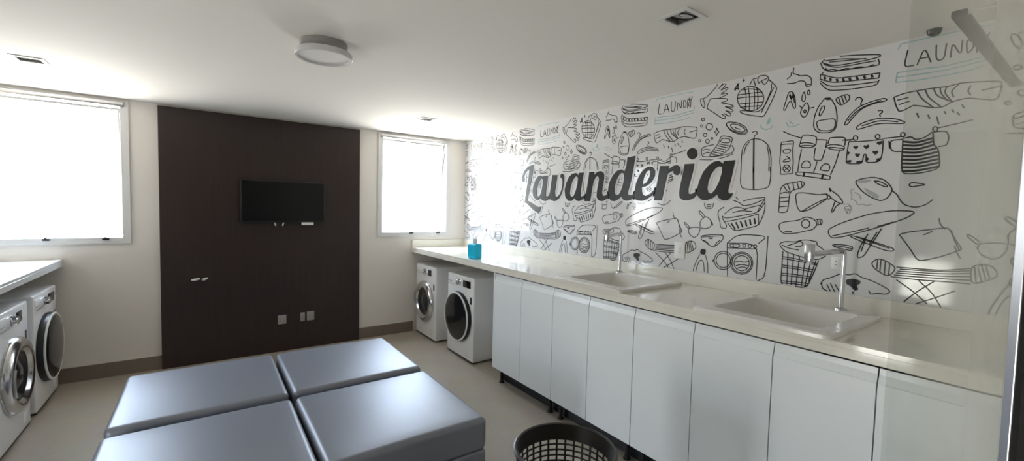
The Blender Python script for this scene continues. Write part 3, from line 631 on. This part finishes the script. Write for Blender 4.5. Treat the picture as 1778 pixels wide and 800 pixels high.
# ------------------------------------------------------------------ cabinets
SEAM = [3.155, 2.762, 2.374, 2.012, 1.641, 1.258, .873, .505, .115]
CX, Z0, Z1 = 2.063, .131, .969
LABS = ['white two-door base cabinet beside the washing machines, leftmost of the row', 'white two-door base cabinet below the far basin, second from the washing machines',
        'white two-door base cabinet below the plain worktop, third from the washing machines', 'white two-door base cabinet at the right end of the row, under the near basin']
for i in range(4):
    ya, yb = SEAM[2*i+2], SEAM[2*i]
    r = empty('base_cabinet', (CX, (ya+yb)/2, 0), 0, LABS[i], 'cabinet', 'white cabinets under the right worktop')
    hw = (yb-ya)/2
    bm = bmesh.new()
    d = W-CX-.03
    for s in (-1, 1): box(bm, (.036, s*(hw-.001)-(.016 if s > 0 else 0), Z0), (d, s*(hw-.001)+(.016 if s < 0 else 0), Z1-.03))
    box(bm, (.036, -hw+.017, Z0), (d, hw-.017, Z0+.016)); box(bm, (d-.006, -hw+.017, Z0+.016), (d, hw-.017, Z1-.22))
    if i == 0: box(bm, (0, hw-.001, Z0), (d, hw+.016, Z1))
    obj('carcass', bm, 'lam' if i == 0 else 'carc', r, smooth=False)
    ym = SEAM[2*i+1] - (ya+yb)/2
    for (a, b) in ((ym+.0024, hw-.0024), (-hw+.0024, ym-.0024)):
        # door front with a bevelled finger grip along its head
        prof = [(0, Z0), (.0195, Z0), (.0195, Z1-.006), (.014, Z1-.006), (.012, Z1-.030), (.004, Z1-.060), (0, Z1-.064)]
        obj('door', prism(bmesh.new(), prof, 1, a, b), 'lam', r, smooth=False)
    obj('toe_kick', B((.085, -hw+.001, .012), (.097, hw-.001, Z0-.001)), 'black', r, smooth=False)
    for fx in (.055, d-.08):
        for fy in (-hw+.06, hw-.06):
            obj('foot', lathe(bmesh.new(), [(0, 0), (.022, 0), (.022, .012), (.014, .02), (.014, Z0), (0, Z0)], 16, Matrix.Translation((fx, fy, 0))), 'black', r)
# ------------------------------------------------------------------ left worktop
lw = empty('worktop', (XL+.004, 2.35, ZT), 0, 'white stone worktop along the left wall over two washing machines', 'worktop')
obj('slab', B((0, 0, -.02), (XLF-XL-.004, D-2.35-.001, 0), .001, 1), 'leftstone', lw, smooth=False)
obj('apron', B((XLF-XL-.004-.02, 0, -TT), (XLF-XL-.004, D-2.35-.001, -.0201), .001, 1), 'leftstone', lw, smooth=False)
obj('end_panel', B((0, 0, -ZT), (XLF-XL-.004-.02, .03, -.0201)), 'leftstone', lw, smooth=False)

# ------------------------------------------------------------------ washing machines (front faces local -Y)
def machine(kind, loc, rz, lab):
    r = empty('washing_machine', loc, rz, lab, 'washing machine', 'front loading machines under the worktops')
    w, d, h = .553, .60, .845; f = .014
    bm = soft_box(w, d, h-f, .014, 0, 3, 2); bmesh.ops.translate(bm, vec=(0, d/2, f), verts=bm.verts)
    obj('body', bm, 'white', r)
    for sx in (-1, 1):
        for sy in (.05, d-.05): obj('foot', lathe(bmesh.new(), [(0, 0), (.024, 0), (.024, .008), (.016, f+.004), (0, f+.004)], 16, Matrix.Translation((sx*(w/2-.05), sy, 0))), 'black', r)
    obj('kick_recess', B((-w/2+.012, .006, .006), (w/2-.012, .03, .018)), 'black', r, smooth=False)
    zc = .772
    # detergent drawer with a grip and a small badge
    dr = obj('detergent_drawer', B((-.258, -.006, zc-.040), (-.080, .010, zc+.044), .004), 'white', r)
    obj('badge', B((-.245, -.0072, zc-.012), (-.165, -.0055, zc-.004), .0003, 1), 'plate', dr, smooth=False)
    obj('drawer_grip', B((-.24, -.0075, zc-.034), (-.10, -.0055, zc-.026), .0005, 1), 'steel', dr, smooth=False)
    kn = obj('dial', lathe(bmesh.new(), [(0, .030), (.021, .030), (.026, .026), (.028, .006), (.034, .003), (.034, -.004), (0, -.004)], 36, Matrix.Translation((-.02, 0, zc)) @ Matrix.Rotation(PI/2, 4, 'X')), 'chrome', r)
    if kind == 'A': dx0, dx1 = .062, .150
    else: dx0, dx1 = .060, .212
    ds = obj('display', B((dx0, -.0045, zc-.036), (dx1, .004, zc+.034), .003), 'dark', r)
    bm = bmesh.new()
    for k in range(3): box(bm, (dx1+.008+k*.018, -.003, zc-.02), (dx1+.020+k*.018, .002, zc-.008), .001, 1)
    obj('button_row', bm, 'white', r)
    obj('energy_label', B((.205, -.0015, .585), (.238, .002, .655), .0004, 1), 'black', r, smooth=False)
    obj('filter_cover', B((.135, -.0025, .055), (.225, .004, .125), .003), 'white', r)
    mt = Matrix.Translation((-.012, 0, .425)) @ Matrix.Rotation(PI/2, 4, 'X')      # lathe axis -> -Y
    if kind == 'A':
        dd = obj('door', lathe(bmesh.new(), [(.238, -.004), (.240, .012), (.232, .030), (.212, .046), (.190, .050), (.168, .040), (.156, .022), (.150, .018)], 72, mt), 'chrome', r)
        tag(dd, 'chrome door ring')
        obj('door_glass', lathe(bmesh.new(), [(.157, .024), (.14, .020), (.115, .006), (.09, .016), (.05, .030), (0, .035)], 64, mt), 'bowl', dd)
        bm = tube(bmesh.new(), [(-.012-.205*math.cos(a), -.052, .425+.205*math.sin(a)) for a in [R(-24+6*k) for k in range(9)]], .008, 10)
        obj('door_handle', bm, 'steel', dd)
    else:
        dd = obj('door', lathe(bmesh.new(), [(.250, -.004), (.254, .010), (.252, .030), (.246, .040), (.246, .041)], 72, mt), 'black', r)
        tag(dd, 'black door surround')
        obj('door_rim', lathe(bmesh.new(), [(.2470, .034), (.2500, .044), (.2440, .049), (.2330, .047), (.2330, .040)], 72, mt), 'plug', dd)
        obj('door_glass', lathe(bmesh.new(), [(.236, .044), (.228, .050), (.15, .060), (.07, .064), (0, .065)], 64, mt), 'dark', dd)
    return r
FXR, FXL = 2.112, -.985
pA = machine('A', (FXR-.012, 4.690, 0), -PI/2, 'white washing machine with a chrome door ring in the far corner under the window')
pB = machine('B', (FXR, 3.872, 0), -PI/2, 'white machine with a big black round door beside the white cabinets')
GW = 'front loading machines under the worktops'
dup(pA, (FXL, 3.945, 0), PI/2, 'white washing machine with a chrome door ring at the left edge, under the left worktop', GW)
dup(pB, (FXL, 4.618, 0), PI/2, 'white machine with a big black round door under the left worktop by the back wall', GW)

# ------------------------------------------------------------------ poufs
P0 = None
PS = {('b', 0): ((-.410, .383), (2.722, 3.516), 'grey leather pouf at the back left of the four, nearest the left machines'),
      ('b', 1): ((.402, 1.198), (2.722, 3.510), 'grey leather pouf at the back right of the four, nearest the right machines'),
      ('f', 0): ((-.412, .386), (1.858, 2.650), 'grey leather pouf at the front left of the four, cut by the photo edge'),
      ('f', 1): ((.400, 1.192), (1.858, 2.656), 'grey leather pouf at the front right of the four, showing its dark front side')}
for (k, (xs, ys, lab)) in PS.items():
    loc = ((xs[0]+xs[1])/2, (ys[0]+ys[1])/2, 0)
    if P0 is None:
        P0 = empty('pouf', loc, 0, lab, 'pouf', 'four poufs pushed together')
        s = .792
        bm = soft_box(s-.006, s-.006, .245, .018, 0, 4, 3); bmesh.ops.translate(bm, vec=(0, 0, .03), verts=bm.verts)
        obj('upholstered_base', bm, 'vinyl', P0)
        bm = soft_box(s, s, .172, .030, .014, 6, 12); bmesh.ops.translate(bm, vec=(0, 0, .272), verts=bm.verts)
        obj('seat_pad', bm, 'vinyl', P0)
        for sx in (-1, 1):
            for sy in (-1, 1): obj('foot', lathe(bmesh.new(), [(0, 0), (.025, 0), (.028, .034), (0, .034)], 16, Matrix.Translation((sx*.33, sy*.33, 0))), 'black', P0)
    else: dup(P0, loc, 0, lab)

# ------------------------------------------------------------------ laundry basket
bk = empty('laundry_basket', (1.120, 1.195, 0), 0, 'dark brown round plastic laundry basket with an open lattice, in front of the cabinets', 'laundry basket')
HB, R1, R0 = .615, .186, .150
rad = lambda z: R0 + (R1-R0)*z/HB
obj('rim', lathe(bmesh.new(), [(rad(HB-.062)+.003, HB-.062), (R1+.006, HB-.006), (R1+.012, HB-.004), (R1+.013, HB+.003), (R1+.006, HB+.007), (R1-.003, HB+.005), (R1-.004, HB-.01), (rad(HB-.062)-.002, HB-.062), (rad(HB-.062)+.003, HB-.062)], 72), 'basket', bk)
bm = bmesh.new(); NC, NR = 31, 22
zs = [.05 + (HB-.062-.05+.004)*k/NR for k in range(NR+1)]
for k in range(NC):                                     # upright ribs
    a = 2*PI*k/NC; c, s = math.cos(a), math.sin(a)
    for z0, z1 in ((zs[0]-.004, zs[-1]),):
        hw = .0042
        q = []
        for z in (z0, z1):
            for (dr, dt) in ((-.0018, -hw), (.0018, -hw), (.0018, hw), (-.0018, hw)):
                rr = rad(z)+dr; q.append(bm.verts.new((rr*c-dt*s, rr*s+dt*c, z)))
        for f in ((0, 1, 2, 3), (4, 5, 6, 7), (0, 1, 5, 4), (1, 2, 6, 5), (2, 3, 7, 6), (3, 0, 4, 7)): bm.faces.new([q[i] for i in f])
for z in zs[1:-1]:                                      # hoops
    lathe(bm, [(rad(z)-.0016, z-.0033), (rad(z)+.0016, z-.0033), (rad(z)+.0016, z+.0033), (rad(z)-.0016, z+.0033), (rad(z)-.0016, z-.0033)], 68)
obj('lattice_wall', bm, 'basket', bk, ang=30)
obj('base', lathe(bmesh.new(), [(0, 0), (rad(0), 0), (rad(.05)+.002, .052), (rad(.05)-.002, .052), (rad(0)-.004, .008), (0, .008)], 72), 'basket', bk)

# ------------------------------------------------------------------ detergent bottle on the worktop
bt = empty('detergent_bottle', (2.150, 3.66, ZT), R(8), 'small cyan plastic bottle with a pale cap on the worktop above the washing machines', 'bottle')
bm = soft_box(.085, .14, .15, .02, 0, 4, 3); obj('bottle_body', bm, 'cyan', bt)
bm = lathe(bmesh.new(), [(.020, .145), (.020, .165), (.024, .166), (.024, .196), (.020, .200), (0, .200)], 28); obj('cap', bm, 'cap', bt)

# ------------------------------------------------------------------ ceiling fittings
cl = empty('ceiling_lamp', (.524, 2.515, H), 0, 'round white drum ceiling lamp over the poufs', 'ceiling lamp')
obj('canopy', lathe(bmesh.new(), [(0, 0), (.118, -.001), (.118, -.052), (.10, -.054), (0, -.054)], 64), 'plate', cl)
obj('drum', lathe(bmesh.new(), [(.10, -.050), (.140, -.050), (.143, -.053), (.143, -.078), (.141, -.080), (.131, -.080), (.130, -.078), (.130, -.068), (.10, -.060)], 72), 'alu', cl)
obj('diffuser', lathe(bmesh.new(), [(.1302, -.068), (.08, -.071), (0, -.073)], 64), 'lampglass', cl)
labs = ['square recessed spotlight with a tilted round lamp in the ceiling near the mural', 'square recessed spotlight in the ceiling in front of the right window', 'square recessed spotlight in the ceiling in front of the left window']
for i, (x, y) in enumerate(SPOTS):
    r = empty('recessed_spotlight', (x, y, H), 0, labs[i], 'spotlight', 'square recessed spotlights')
    obj('square_trim', holed(bmesh.new(), 2, -.006, .003, (-.076, .076), (-.076, .076), [(-.055, .055, -.055, .055)]), 'alu', r, smooth=False)
    bm = holed(bmesh.new(), 2, .001, .085, (-.061, .061), (-.061, .061), [(-.055, .055, -.055, .055)]); box(bm, (-.061, -.061, .085), (.061, .061, .088))
    obj('housing', bm, 'lampglass' if i == 1 else 'dim', r, smooth=False)  # far housing coloured pale as if lit, the others coloured dim
    rt2 = Matrix.Translation((0, 0, .012 if i == 1 else .016)) @ Matrix.Rotation(R(14), 4, 'X')
    lp = obj('lamp', lathe(bmesh.new(), [(.050, -.012), (.052, -.008), (.048, .0), (.030, .024), (.012, .034), (0, .034)], 40, rt2), 'spot', r)
    obj('lamp_ring', lathe(bmesh.new(), [(.046, -.012), (.052, -.014), (.053, -.009), (.046, -.009), (.046, -.012)], 40, rt2), 'black' if i == 0 else 'spot', lp)
    obj('bulb_cap', lathe(bmesh.new(), [(0, -.010), (.014, -.008), (.016, .012), (.012, .030)], 24, rt2), 'chrome', lp)

rl = empty('wall_rail', (1.84, YF, 2.0), 0, 'dark straight rail held off the wall high up at the right edge', 'rail')
obj('rail_bar', B((-.44, .158, -.008), (.44, .185, .008), .003), 'black', rl)
for x in (-.43, .43): obj('rail_bracket', tube(bmesh.new(), [(x, 0, 0), (x, .16, 0)], .004, 12), 'alu', rl)
tag(obj('ceiling_sensor', lathe(bmesh.new(), [(0, -.028), (.012, -.027), (.022, -.020), (.026, -.008), (.027, 0), (0, 0)], 32), 'black'),
    'small dark round sensor on the ceiling above the mural at the right', 'sensor').location = (2.715, .545, H)

# ------------------------------------------------------------------ daylight
wd = bpy.data.worlds.new('daylight'); scn.world = wd; wd.use_nodes = True
nt = wd.node_tree; bg = nt.nodes['Background']
tc = nt.nodes.new('ShaderNodeTexCoord'); sp = nt.nodes.new('ShaderNodeSeparateXYZ'); rp = nt.nodes.new('ShaderNodeValToRGB')
mr = nt.nodes.new('ShaderNodeMapRange'); mr.inputs['From Min'].default_value = -1; mr.inputs['From Max'].default_value = 1
nt.links.new(tc.outputs['Generated'], sp.inputs[0]); nt.links.new(sp.outputs['Z'], mr.inputs['Value']); nt.links.new(mr.outputs[0], rp.inputs['Fac'])
e = rp.color_ramp.elements
e[0].position = .20; e[0].color = (.74, .70, .65, 1)
e[1].position = .70; e[1].color = (.60, .71, .87, 1)
x = rp.color_ramp.elements.new(.47); x.color = (.88, .85, .79, 1)
x = rp.color_ramp.elements.new(.53); x.color = (.66, .71, .77, 1)
nt.links.new(rp.outputs['Color'], bg.inputs['Color']); bg.inputs['Strength'].default_value = 17.0
def portal(name, loc, rot, sx, sy):
    l = bpy.data.lights.new(name, 'AREA'); l.shape = 'RECTANGLE'; l.size = sx; l.size_y = sy
    l.cycles.is_portal = True
    o = bpy.data.objects.new(name, l); COL.objects.link(o); o.location = loc; o.rotation_euler = rot
for w_ in (WIN_R, WIN_L):
    portal('window_portal', ((w_[0]+w_[1])/2, D+.155, (w_[2]+w_[3])/2), (-PI/2, 0, 0), w_[1]-w_[0], w_[3]-w_[2])
portal('added_door_portal', (XL-.09, (ADDED_DOOR[0]+ADDED_DOOR[1])/2, 1.05), (0, -PI/2, 0), 2.1, .83)

scn.view_settings.view_transform = 'Standard'; scn.view_settings.look = 'None'
scn.view_settings.gamma = 1; scn.view_settings.use_curve_mapping = False
scn.view_settings.exposure = 0.68
try:
    scn.cycles.use_denoising = True; scn.cycles.max_bounces = 10; scn.cycles.diffuse_bounces = 6
    scn.cycles.transparent_max_bounces = 12; scn.cycles.sample_clamp_indirect = 8
    scn.cycles.caustics_reflective = False; scn.cycles.caustics_refractive = False
except Exception: pass
